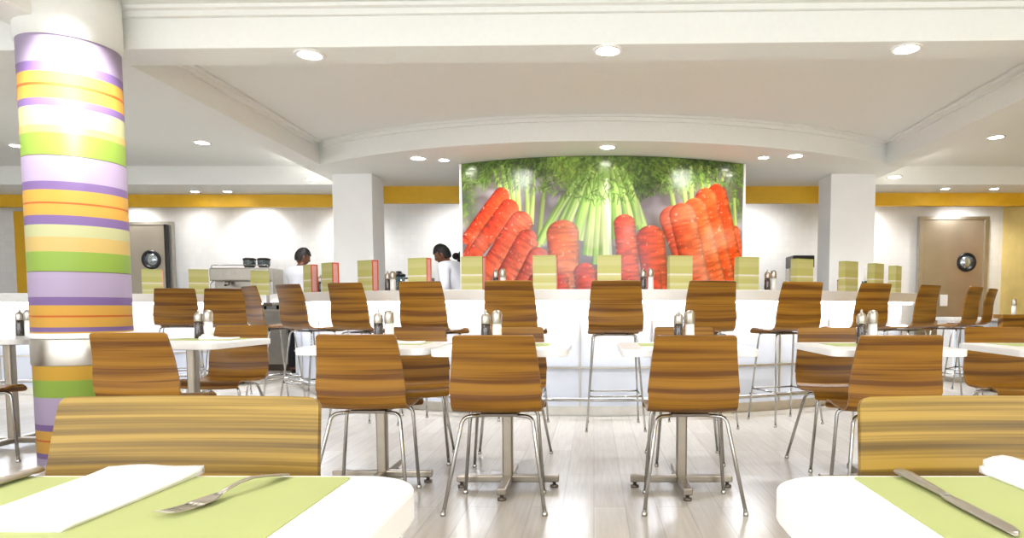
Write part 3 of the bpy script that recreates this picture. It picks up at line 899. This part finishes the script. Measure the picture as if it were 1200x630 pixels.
def knife(loc, rz, label):
    r = empty('table_knife', loc, rz); tag(r, label, 'knife', 'steel table knives')
    ribbon([(0, .112, .004), (0, .108, .0045), (0, .09, .005), (0, .06, .0048), (0, .03, .0044), (0, .012, .004), (0, .004, .0038)],
           [.008, .0155, .0175, .0155, .0125, .0105, .0115], [.003, .007, .0078, .0068, .006, .0052, .005], 'handle', M['steel'], r)
    ribbon([(0, .006, .0036), (0, 0, .0034), (.001, -.02, .003), (.0015, -.06, .0028), (.0015, -.085, .0028), (0, -.1, .0028), (-.004, -.112, .0028)],
           [.0115, .0165, .0185, .0195, .0185, .0145, .004], [.0046, .0032, .0026, .0022, .002, .0018, .0012], 'blade', M['steel'], r)
    return r
knife((.366, .674, .7512), R(1), 'steel table knife lying on the near right lime placemat')
knife((-.660, .682, .7512), R(4), 'steel table knife at the left edge of the near left placemat')

# salt and pepper grinders
def grinder(kind):
    root = empty(kind + '_grinder'); tag(root, 'x', kind + ' grinder')
    MB().lathe([(.0, 0), (.024, 0), (.026, .004), (.0255, .03), (.0245, .062), (.0235, .085), (.0, .086)], 0, 0, 20).build('jar', M[kind], root)
    if kind == 'pepper':
        MB().lathe([(.024, .085), (.0255, .088), (.0255, .112), (.022, .122), (.012, .13), (.006, .132), (.007, .138), (.005, .144), (0, .146)], 0, 0, 20).build('cap', M['steel'], root)
    else:
        MB().lathe([(.0245, .085), (.0265, .088), (.0265, .122), (.0235, .134), (.014, .141), (0, .143)], 0, 0, 20).build('cap', M['steel'], root)
    return Kind(root)
pep, sal = grinder('pepper'), grinder('salt')
for x, y, z, w_ in ((-2.51, 4.28, .75, 'on the table just right of the column'), (-1.2, 3.8, .75, 'on the table behind the second chair from the column'),
                  (-.565, 3.66, .75, 'on the middle left table under the mural'), (.495, 3.66, .75, 'on the lone table right of the walkway'), (1.5, 3.66, .75, 'on the table above the right golden chair'),
                  (-4.02, 4.7, .75, 'on the table cut by the left edge')):
    for kd, dx, lb in ((pep, -.03, 'dark pepper grinder '), (sal, .032, 'white salt grinder ')):
        g = kd.put((x + dx, y, z), 0, lb + w_, lb[:-1].split(' ', 1)[1] + 's'); g.scale = (1.05, 1.05, 1.3)
for a, w_ in ((-43.6, 'left of the bar stool by the left white pillar'), (-28.2, 'on the counter right of the left white pillar'), (-12.3, 'on the counter below the left carrots of the mural'),
              (5.6, 'on the counter below the mural, right of its centre'), (21.9, 'on the counter just right of the mural')):
    p = on(C0, 4.12, a - .4, 1.1); q = on(C0, 4.12, a + .5, 1.1)
    pep.put(p, 0, 'dark pepper grinder ' + w_, 'pepper grinders'); sal.put(q, 0, 'white salt grinder ' + w_, 'salt grinders')

# menu cards standing on the counter
def card_kind():
    root = empty('menu_card'); tag(root, 'x', 'menu card')
    MB().box(-.1, .1, -.004, 0, 0, .29).build('front_panel', M['card'], root)
    MB().box(-.1, .1, .07, .074, 0, .29).build('rear_panel', M['card'], root)
    e = MB(); e.box(.096, .1, 0, .07, 0, .012); e.box(.096, .1, 0, .07, .278, .29); e.box(.096, .1, 0, .012, .012, .278); e.box(.096, .1, .058, .07, .012, .278)
    e.build('side_border', M['red'], root)['label'] = 'red border of the card side'
    MB().box(.096, .0995, .012, .058, .012, .278).build('side_panel', M['pink'], root)['label'] = 'pink card side'
    MB().box(-.1, -.096, 0, .07, 0, .29).build('side_panel', M['card'], root)
    return Kind(root)
MC = card_kind()
cards = [(-46.0, 'pink sided menu card hiding the standing cook in white'), (-39.9, 'menu card with red edge in front of the left white pillar, its left one'), (-31.5, 'pink sided menu card over the right edge of the left white pillar'),
         (-22.8, 'menu card with red edge beside the bent-over cook'), (-15.3, 'striped menu card at the left end of the mural'), (-6.4, 'striped menu card below the left carrots of the mural'),
         (1.1, 'striped menu card below the middle stalks of the mural'), (9.5, 'striped menu card below the right carrots of the mural'), (18.1, 'striped menu card at the right end of the mural'),
         (26.4, 'yellowish menu card in front of the black brewer'), (35.2, 'yellowish menu card on the right white pillar side of the counter'), (42.2, 'narrow menu card right of the right white pillar'),
         (49.4, 'narrowest menu card beside the dark red bottle at the counter end')]
for a, lab in cards:
    MC.put(on(C0, 4.2, a, 1.1), R(a), lab, 'striped menu cards on the counters')
for x, y, rz, lab in ((-5.10, 7.72, 26, 'menu card with red edge right beside the striped column'), (-4.58, 7.75, 30, 'menu card with red edge left of the stainless machine'), (-4.02, 8.05, 30, 'menu card with red edge in front of the stainless machine')):
    MC.put((x, y, 1.1), R(rz), lab, 'striped menu cards on the counters')

# small things at the right end of the counter
def bottle(loc, label):
    r = empty('sauce_bottle', loc); tag(r, label, 'bottle')
    MB().lathe([(0, 0), (.032, 0), (.034, .01), (.034, .12), (.022, .15), (.013, .165), (.013, .19), (0, .192)], 0, 0, 18).build('bottle_body', mat('dark_red_glass', (92, 30, 28), .15), r)
    MB().lathe([(0, .188), (.016, .188), (.016, .215), (0, .217)], 0, 0, 16).build('bottle_cap', M['rubber'], r)
bottle(on(C0, 4.1, 51.5, 1.1), 'dark red sauce bottle at the right end of the curved counter')
def canister(loc, label):
    r = empty('canister', loc); tag(r, label, 'canister')
    MB().lathe([(0, 0), (.045, 0), (.047, .006), (.047, .11), (.045, .115), (0, .115)], 0, 0, 20).build('canister_body', M['steel'], r)
    MB().lathe([(0, .115), (.048, .115), (.048, .128), (.02, .135), (.012, .15), (0, .152)], 0, 0, 20).build('lid', M['darksteel'], r)
canister(on(C0, 3.95, 38.5, 1.1), 'small steel canister on the counter before the right pillar')
def tumbler(loc, label):
    r = MB().lathe([(0, 0), (.03, 0), (.038, .13), (.035, .13), (.028, .006), (0, .006)], 0, 0, 18).build('straw_holder', M['teal'], loc=loc)
    tag(r, label, 'straw holder')
    s = MB()
    for k in range(5):
        a = k * 1.25; s.tube([(.012 * math.cos(a), .012 * math.sin(a), .008), (.026 * math.cos(a), .026 * math.sin(a), .26 + .02 * (k % 3))], .004, 6)
    s.build('straws', M['paper'], r)
tumbler(on(C0, 3.95, 45.8, 1.1), 'smoky holder with white straws near the counter right end')

# ------------------------------------------------------------------ kitchen line at the back wall
def back_unit(x0, x1, label):
    r = empty('back_counter', ((x0 + x1) / 2, 10.22, 0)); tag(r, label, 'counter', 'steel back counters')
    h = (x1 - x0) / 2
    MB().box(-h, h, -.32, .3, .88, .92).build('worktop', M['steel'], r, bevel=.004)
    MB().box(-h + .02, h - .02, -.28, .3, .1, .879).build('cabinet_body', M['steel'], r, bevel=.003)
    MB().box(-h + .05, h - .05, -.22, .28, 0, .1).build('plinth', M['darksteel'], r)
    n = max(2, round((x1 - x0) / .5))
    for i in range(n):
        xa = -h + .02 + (2 * h - .04) * i / n; xb = -h + .02 + (2 * h - .04) * (i + 1) / n
        d = MB().box(xa + .006, xb - .006, -.3, -.281, .13, .86).build('cabinet_door', M['steel'], r, bevel=.003)
        MB().tube([(xb - .04, -.301, .55), (xb - .04, -.325, .56), (xb - .04, -.325, .74), (xb - .04, -.301, .75)], .006, 8).build('handle', M['chrome'], d)
back_unit(-6.4, -3.6, 'steel back counter under the stainless machine at the left back wall')
back_unit(-3.3, -1.6, 'steel back counter behind the bent-over cook')
back_unit(2.3, 4.2, 'steel back counter under the black brewer')

def espresso(loc, label):
    r = empty('espresso_machine', loc); tag(r, label, 'coffee machine')
    MB().box(-.44, .44, -.12, .24, .06, .62).build('machine_body', M['steel'], r, bevel=.02)
    MB().box(-.44, .44, -.26, -.12, .42, .62).build('group_head_housing', M['steel'], r, bevel=.02)
    MB().box(-.42, .42, -.27, -.12, .05, .1).build('drip_tray', M['darksteel'], r, bevel=.006)
    for x in (-.2, .2):
        g = MB().lathe([(.03, .36), (.035, .37), (.035, .42)], x, -.2, 16).build('group_head', M['chrome'], r)
        MB().tube([(x, -.2, .365), (x + .05, -.36, .355)], .014, 10).build('portafilter', M['black'], g)
    for x in (-.4, .4):
        MB().tube(fillet([(x, -.22, .42), (x, -.3, .38), (x, -.31, .16)], .03), .006, 8).build('steam_wand', M['chrome'], r)
    for x in (-.35, -.1, .1, .35):
        for y in (-.2, .2): MB().lathe([(.02, 0), (.02, .06)], x, y, 12).build('foot', M['black'], r)
    rl = MB(); rl.tube(fillet([(-.42, -.22, .62), (-.42, -.22, .66), (.42, -.22, .66), (.42, -.22, .62)], .02), .006, 8); rl.build('cup_rail', M['chrome'], r)
espresso((-5.28, 10.2, .92), 'stainless coffee machine on the back counter left of the standing cook')
def hopper(loc, label):
    r = empty('coffee_hopper', loc); tag(r, label, 'coffee hopper', 'dark hoppers on the coffee machine')
    MB().lathe([(.06, 0), (.07, .02), (.09, .05), (.09, .13), (0, .135)], 0, 0, 20).build('hopper_bowl', M['glass'], r)
    MB().lathe([(.095, .13), (.098, .15), (.06, .165), (0, .167)], 0, 0, 20).build('lid', M['black'], r)
hopper((-5.27, 10.25, 1.541), 'dark hopper on the stainless machine, the one nearer the column')
hopper((-5.05, 10.25, 1.541), 'dark hopper on the stainless machine, the one nearer the cook')

def blender_jug(loc, label):
    r = empty('blender', loc); tag(r, label, 'blender')
    MB().lathe([(.1, 0), (.11, .02), (.1, .16), (.075, .2), (0, .205)], 0, 0, 20).build('motor_base', M['black'], r)
    MB().lathe([(.06, .2), (.065, .22), (.095, .5), (.09, .5), (.06, .215)], 0, 0, 20).build('jug', M['teal'], r)
    MB().lathe([(.1, .5), (.1, .53), (.05, .545), (.04, .575), (0, .58)], 0, 0, 20).build('lid', M['black'], r)
    MB().tube(fillet([(.09, 0, .47), (.17, 0, .47), (.16, 0, .28), (.075, 0, .27)], .03), .012, 8).build('handle', M['black'], r)
blender_jug((-2.95, 10.12, .92), 'dark blender on the back counter just right of the left white pillar')
def tub(loc, label):
    r = empty('food_container', loc); tag(r, label, 'container')
    MB().prism(rrect(.26, .24, .03, 4), 0, .43).build('container_body', M['steel'], r, bevel=.006)
    MB().prism(rrect(.3, .27, .03, 4), .43, .475).build('lid', M['black'], r, bevel=.006)
tub((-2.58, 10.1, .92), 'steel container with black lid left of the bent-over cook')
def brewer(loc, label):
    r = empty('coffee_brewer', loc); tag(r, label, 'coffee brewer')
    MB().box(-.15, .15, -.2, .2, 0, .06).build('brewer_base', M['black'], r, bevel=.01)
    MB().box(-.15, .0, .0, .2, .06, .62).build('water_tower', M['steel'], r, bevel=.01)
    MB().box(-.15, .17, -.2, .2, .62, .8).build('brew_head', M['black'], r, bevel=.015)
    MB().lathe([(.1, .42), (.1, .56), (.11, .62)], .03, -.08, 20).build('brew_basket', M['black'], r)
    j = MB().lathe([(0, .06), (.09, .06), (.1, .12), (.1, .22), (.06, .3), (.065, .34), (0, .34)], .03, -.08, 20).build('carafe', M['glass'], r)
    MB().tube(fillet([(.1, -.08, .3), (.19, -.08, .3), (.18, -.08, .13), (.12, -.08, .12)], .03), .01, 8).build('carafe_handle', M['black'], j)
brewer((3.1, 10.12, .92), 'black coffee brewer on the back counter left of the right white pillar')

# low white cabinet before the right steel door, and the wood topped divider by the yellow wall
r = empty('service_cabinet', (4.98, 8.6, 0)); tag(r, 'low white service cabinet in front of the right steel door', 'cabinet')
MB().box(-.46, .5, -.22, .25, .78, .825).build('cabinet_top', M['white'], r, bevel=.005)
MB().box(-.43, .47, -.19, .23, .06, .779).build('cabinet_body', M['white'], r, bevel=.004)
MB().box(-.4, .44, -.16, .2, 0, .06).build('plinth', M['steel'], r)
for x in (-.425, .022):
    d = MB().box(x, x + .44, -.207, -.191, .09, .765).build('cabinet_door', M['panel'], r, bevel=.003)
    MB().tube([(x + .06, -.208, .5), (x + .06, -.228, .51), (x + .06, -.228, .66), (x + .06, -.208, .67)], .006, 8).build('handle', M['chrome'], d)
r = empty('divider', (5.64, 8.0, 0)); tag(r, 'low wood divider at the right edge, salt pot on its top', 'divider')
def wood_box(x0, x1, y0, y1, z0, z1):
    vs = [(x, y, z) for z in (z0, z1) for y in (y0, y1) for x in (x0, x1)]
    return MB().add(vs, [(0, 2, 3, 1), (4, 5, 7, 6), (0, 1, 5, 4), (2, 6, 7, 3), (0, 4, 6, 2), (1, 3, 7, 5)], False, [(v[0], v[2] + v[1] * .5) for v in vs])
wood_box(-.76, .78, -.05, .05, .06, .82).build('divider_panel', M['veneer'], r)
wood_box(-.79, .80, -.1, .1, .82, .865).build('divider_cap', M['veneer'], r)
MB().box(-.74, .76, -.04, .04, 0, .06).build('plinth', M['steel'], r)
sal.put((5.04, 8.0, .865), 0, 'white salt grinder on the wood divider at the right edge', 'salt grinders')

# ------------------------------------------------------------------ people
def skin_mesh(verts, edges, radii, sub=2):
    me = bpy.data.meshes.new('tmp_skin'); me.from_pydata(verts, edges, [])
    o = bpy.data.objects.new('tmp_skin', me); COL.objects.link(o)
    o.modifiers.new('Skin', 'SKIN').use_smooth_shade = True
    sv = me.skin_vertices[0].data
    for i, rr in enumerate(radii):
        sv[i].radius = rr if isinstance(rr, tuple) else (rr, rr)
        sv[i].use_root = (i == 0)
    s = o.modifiers.new('Sub', 'SUBSURF'); s.levels = sub; s.render_levels = sub
    dg = bpy.context.evaluated_depsgraph_get(); dg.update()
    out = bpy.data.meshes.new_from_object(o.evaluated_get(dg))
    bpy.data.objects.remove(o); bpy.data.meshes.remove(me)
    return out

def mesh_obj(name, me, m, parent):
    me.materials.clear(); me.materials.append(m); me.name = name
    for p in me.polygons: p.use_smooth = True
    o = bpy.data.objects.new(name, me); COL.objects.link(o); o.parent = parent
    return o

def head_bm():
    """head about .235 m high, centre of skull at origin, face towards +Y"""
    bm = bmesh.new(); bmesh.ops.create_uvsphere(bm, u_segments=28, v_segments=22, radius=1)
    for v in bm.verts:
        x, y, z = v.co
        w = .074 * (1 - .30 * max(0, -z) ** 1.4)
        d = .096 if y < 0 else .09
        X = x * w; Y = y * d * (1 - (.12 * max(0, -z) if y < 0 else 0)); Z = z * .118
        if y > 0 and z < -.2: Y += .012 * min(1, (-z - .2) * 2) * y          # jaw and chin
        if y > .5 and abs(x) < .16 and -.35 < z < .12: Y += .022 * (1 - abs(x) / .16) * (1 - abs(z + .2) / .34 if z > -.54 else 0)   # nose
        if y > .5 and .0 < z < .22 and .15 < abs(x) < .6: Y -= .008                                                                  # eye sockets
        if y > .5 and abs(x) < .3 and -.62 < z < -.45: Y += .005                                                                     # lips
        v.co = (X, Y, Z)
    for sx in (-1, 1):
        bmesh.ops.create_uvsphere(bm, u_segments=10, v_segments=8, radius=1, matrix=Matrix.Translation((sx * .074, -.006, -.01)) @ Matrix.Diagonal((.012, .02, .032, 1)))
    return bm

def person(loc, rz, lean, label, head_tilt=0, head_turn=0, arms='work', hair_kind='short', height=1.76):
    k = height / 1.76
    root = empty('person', loc, rz); tag(root, label, 'person')
    lm = Matrix.Translation((0, 0, .95)) @ Matrix.Rotation(-lean, 4, 'X') @ Matrix.Translation((0, 0, -.95))   # lean the upper body forward (+Y)
    U = lambda p: lm @ Vector(p)
    pel, waist, chest, shl, neck = (0, 0, .95), U((0, .01, 1.1)), U((0, .01, 1.28)), U((0, -.005, 1.43)), U((0, 0, 1.5))
    hd = U((0, .02, 1.635))
    V, E, Rr = [], [], []
    def add(p, r, par=None):
        V.append(Vector(p) * k); Rr.append(tuple(a * k for a in r) if isinstance(r, tuple) else r * k)
        if par is not None: E.append((par, len(V) - 1))
        return len(V) - 1
    # one continuous body: pelvis, spine, neck, legs, arms, hands, fingers
    p0 = add(pel, (.15, .105)); p1 = add(waist, (.12, .08), p0); p2 = add(chest, (.13, .085), p1); p3 = add(shl, (.085, .05), p2); p4 = add(neck, .052, p3); add(hd - Vector((0, 0, .05)), .05, p4)
    joints = {}
    for sx in (-1, 1):
        h = add((sx * .095, 0, .86), .085, p0); kn = add((sx * .105, .02, .49), .056, h); cf = add((sx * .105, -.01, .3), .052, kn); an = add((sx * .11, -.02, .09), .036, cf); to = add((sx * .12, .1, .045), .034, an); add((sx * .125, .17, .035), .026, to)
        sh = U((sx * .185, -.005, 1.42)); el = U((sx * .25, .08, 1.16)); wr = U((sx * .16, .31, 1.1)); kc = U((sx * .145, .39, 1.075))
        if arms == 'low': el = U((sx * .24, .12, 1.18)); wr = U((sx * .14, .3, 1.02)); kc = U((sx * .13, .37, .98))
        s_ = add(sh, .048, p3); e_ = add(el, .043, s_); f_ = add(el.lerp(wr, .4), .04, e_); w_ = add(wr, .026, f_); c_ = add(kc, (.042, .018), w_)
        joints[sx] = (sh, el, wr, kc)
    bme = skin_mesh(V, E, Rr, 1)
    bm = bmesh.new(); bm.from_mesh(bme)
    for sx in (-1, 1):
        sh, el, wr, kc = joints[sx]
        d = (kc - wr).normalized(); side = Vector((sx, 0, 0)); dn = Vector((0, 0, -1))
        chains = [[kc + side * q - d * .02, kc + side * q * 1.05 + d * .018, kc + side * q * 1.12 + d * (.018 + ln * .5) + dn * .006, kc + side * q * 1.12 + d * (.018 + ln * .85) + dn * .026]
                  for q, ln in ((-.031, .062), (-.0105, .073), (.0105, .069), (.031, .053))]
        chains.append([wr.lerp(kc, .35) - side * .02, wr.lerp(kc, .6) - side * .046, wr.lerp(kc, .95) - side * .06 + dn * .008, kc - side * .056 + d * .018 + dn * .016])
        for ch in chains:
            V, E, Rr = [], [], []
            last = None
            for q, rr in zip(ch, (.0095, .0095, .0088, .0075)): last = add(q, rr, last)
            fm = skin_mesh(V, E, Rr, 1); bm.from_mesh(fm); bpy.data.meshes.remove(fm)
    hm = Matrix.Translation(hd * k) @ Matrix.Rotation(head_turn, 4, 'Z') @ Matrix.Rotation(-lean * .6 - head_tilt, 4, 'X') @ Matrix.Scale(k, 4)
    hb = head_bm(); hb.transform(hm); tmp = bpy.data.meshes.new('t'); hb.to_mesh(tmp); bm.from_mesh(tmp); hb.free(); bpy.data.meshes.remove(tmp)
    bm.to_mesh(bme); bm.free()
    mesh_obj('body', bme, M['skin'], root)
    # eyes
    for sx in (-1, 1):
        e = bmesh.new(); bmesh.ops.create_uvsphere(e, u_segments=10, v_segments=8, radius=.011, matrix=hm @ Matrix.Translation((sx * .03, .076, .012)))
        em = bpy.data.meshes.new('eye'); e.to_mesh(em); e.free(); mesh_obj('eye', em, M['eye'], root)
    # hair
    h = bmesh.new(); bmesh.ops.create_uvsphere(h, u_segments=28, v_segments=20, radius=1)
    dele = []
    for v in h.verts:
        x, y, z = v.co
        low = -.55 if y < -.1 else (-.05 if y < .3 else .42)
        if z < low - .12: dele.append(v)
        bump = 1 + .02 * math.sin(13 * x + 7 * z) * math.cos(11 * y)
        v.co = (x * .082 * bump, (y * .105 - .004) * bump, z * .129 * bump + .003)
    bmesh.ops.delete(h, geom=dele, context='VERTS')
    if hair_kind == 'tail':
        bmesh.ops.create_uvsphere(h, u_segments=14, v_segments=10, radius=1, matrix=Matrix.Translation((0, -.12, .03)) @ Matrix.Diagonal((.05, .055, .05, 1)))
    h.transform(hm); hme = bpy.data.meshes.new('hair'); h.to_mesh(hme); h.free()
    ho = mesh_obj('hair', hme, M['hair'], root); sd = ho.modifiers.new('Solid', 'SOLIDIFY'); sd.thickness = .008; sd.offset = -1
    # white jacket
    V, E, Rr = [], [], []
    a0_ = add((0, 0, .80), (.178, .13)); a1_ = add(pel, (.172, .125), a0_); a2_ = add(waist, (.158, .115), a1_); a3_ = add(chest, (.178, .13), a2_); a4_ = add(shl, (.175, .118), a3_); add(U((0, -.004, 1.495)), .066, a4_)
    for sx in (-1, 1):
        sh, el, wr, kc = joints[sx]
        s_ = add(sh, .085, a4_); e_ = add(el, .058, s_); add(el.lerp(wr, .75), .047, e_)
    mesh_obj('jacket', skin_mesh(V, E, Rr, 2), M['cloth'], root)
    # trousers
    V, E, Rr = [], [], []
    bt = add((0, 0, 1.0), (.15, .108)); b0 = add((0, 0, .9), (.158, .115), bt)
    for sx in (-1, 1):
        h_ = add((sx * .095, 0, .84), .095, b0); kn = add((sx * .105, .02, .49), .07, h_); cf = add((sx * .105, -.01, .3), .065, kn); add((sx * .11, -.02, .085), .056, cf)
    mesh_obj('trousers', skin_mesh(V, E, Rr, 2), M['trouser'], root)
    for sx in (-1, 1):
        V, E, Rr = [], [], []
        a = add((sx * .11, -.045, .047), .044); b_ = add((sx * .115, .04, .046), .045, a); c_ = add((sx * .122, .13, .042), .041, b_); add((sx * .126, .19, .036), .032, c_)
        mesh_obj('shoe', skin_mesh(V, E, Rr, 2), M['shoe'], root)
    return root
person((-4.16, 9.36, 0), R(-26), R(8), 'cook in white jacket standing back turned by the left white pillar', R(14), R(-26), 'low', 'short', 1.80)
person((-1.60, 8.62, 0), R(70), R(32), 'cook in white jacket bending forward left of the mural', R(8), R(20), 'work', 'short', 1.90)
person((-1.86, 9.3, 0), R(-80), R(4), 'person with black hair mostly hidden behind the left edge of the mural', 0, 0, 'low', 'tail', 1.75)

# ------------------------------------------------------------------ world, camera, view
wd = bpy.data.worlds.new('World'); S.world = wd; wd.use_nodes = True
bg = wd.node_tree.nodes['Background']; bg.inputs['Color'].default_value = (.86, .93, 1.0, 1); bg.inputs['Strength'].default_value = 2.7

cam = bpy.data.cameras.new('camera'); co = bpy.data.objects.new('camera', cam); COL.objects.link(co)
cam.sensor_width = 36; cam.lens = 780 / 1200 * 36
cam.shift_x = -96 / 1200; cam.shift_y = 95 / 1200
cam.clip_start = .02
co.location = (0, 0, .95); co.rotation_euler = (PI / 2 - math.atan(50 / 780), 0, 0)
S.camera = co

S.view_settings.view_transform = 'Standard'
try: S.view_settings.look = 'None'
except Exception: pass
S.view_settings.gamma = 1.0; S.view_settings.exposure = 1.0
S.view_settings.use_curve_mapping = False
S.cycles.use_denoising = True
S.cycles.max_bounces = 8; S.cycles.diffuse_bounces = 5; S.cycles.glossy_bounces = 4
S.cycles.caustics_reflective = False; S.cycles.caustics_refractive = False
S.cycles.sample_clamp_indirect = 6
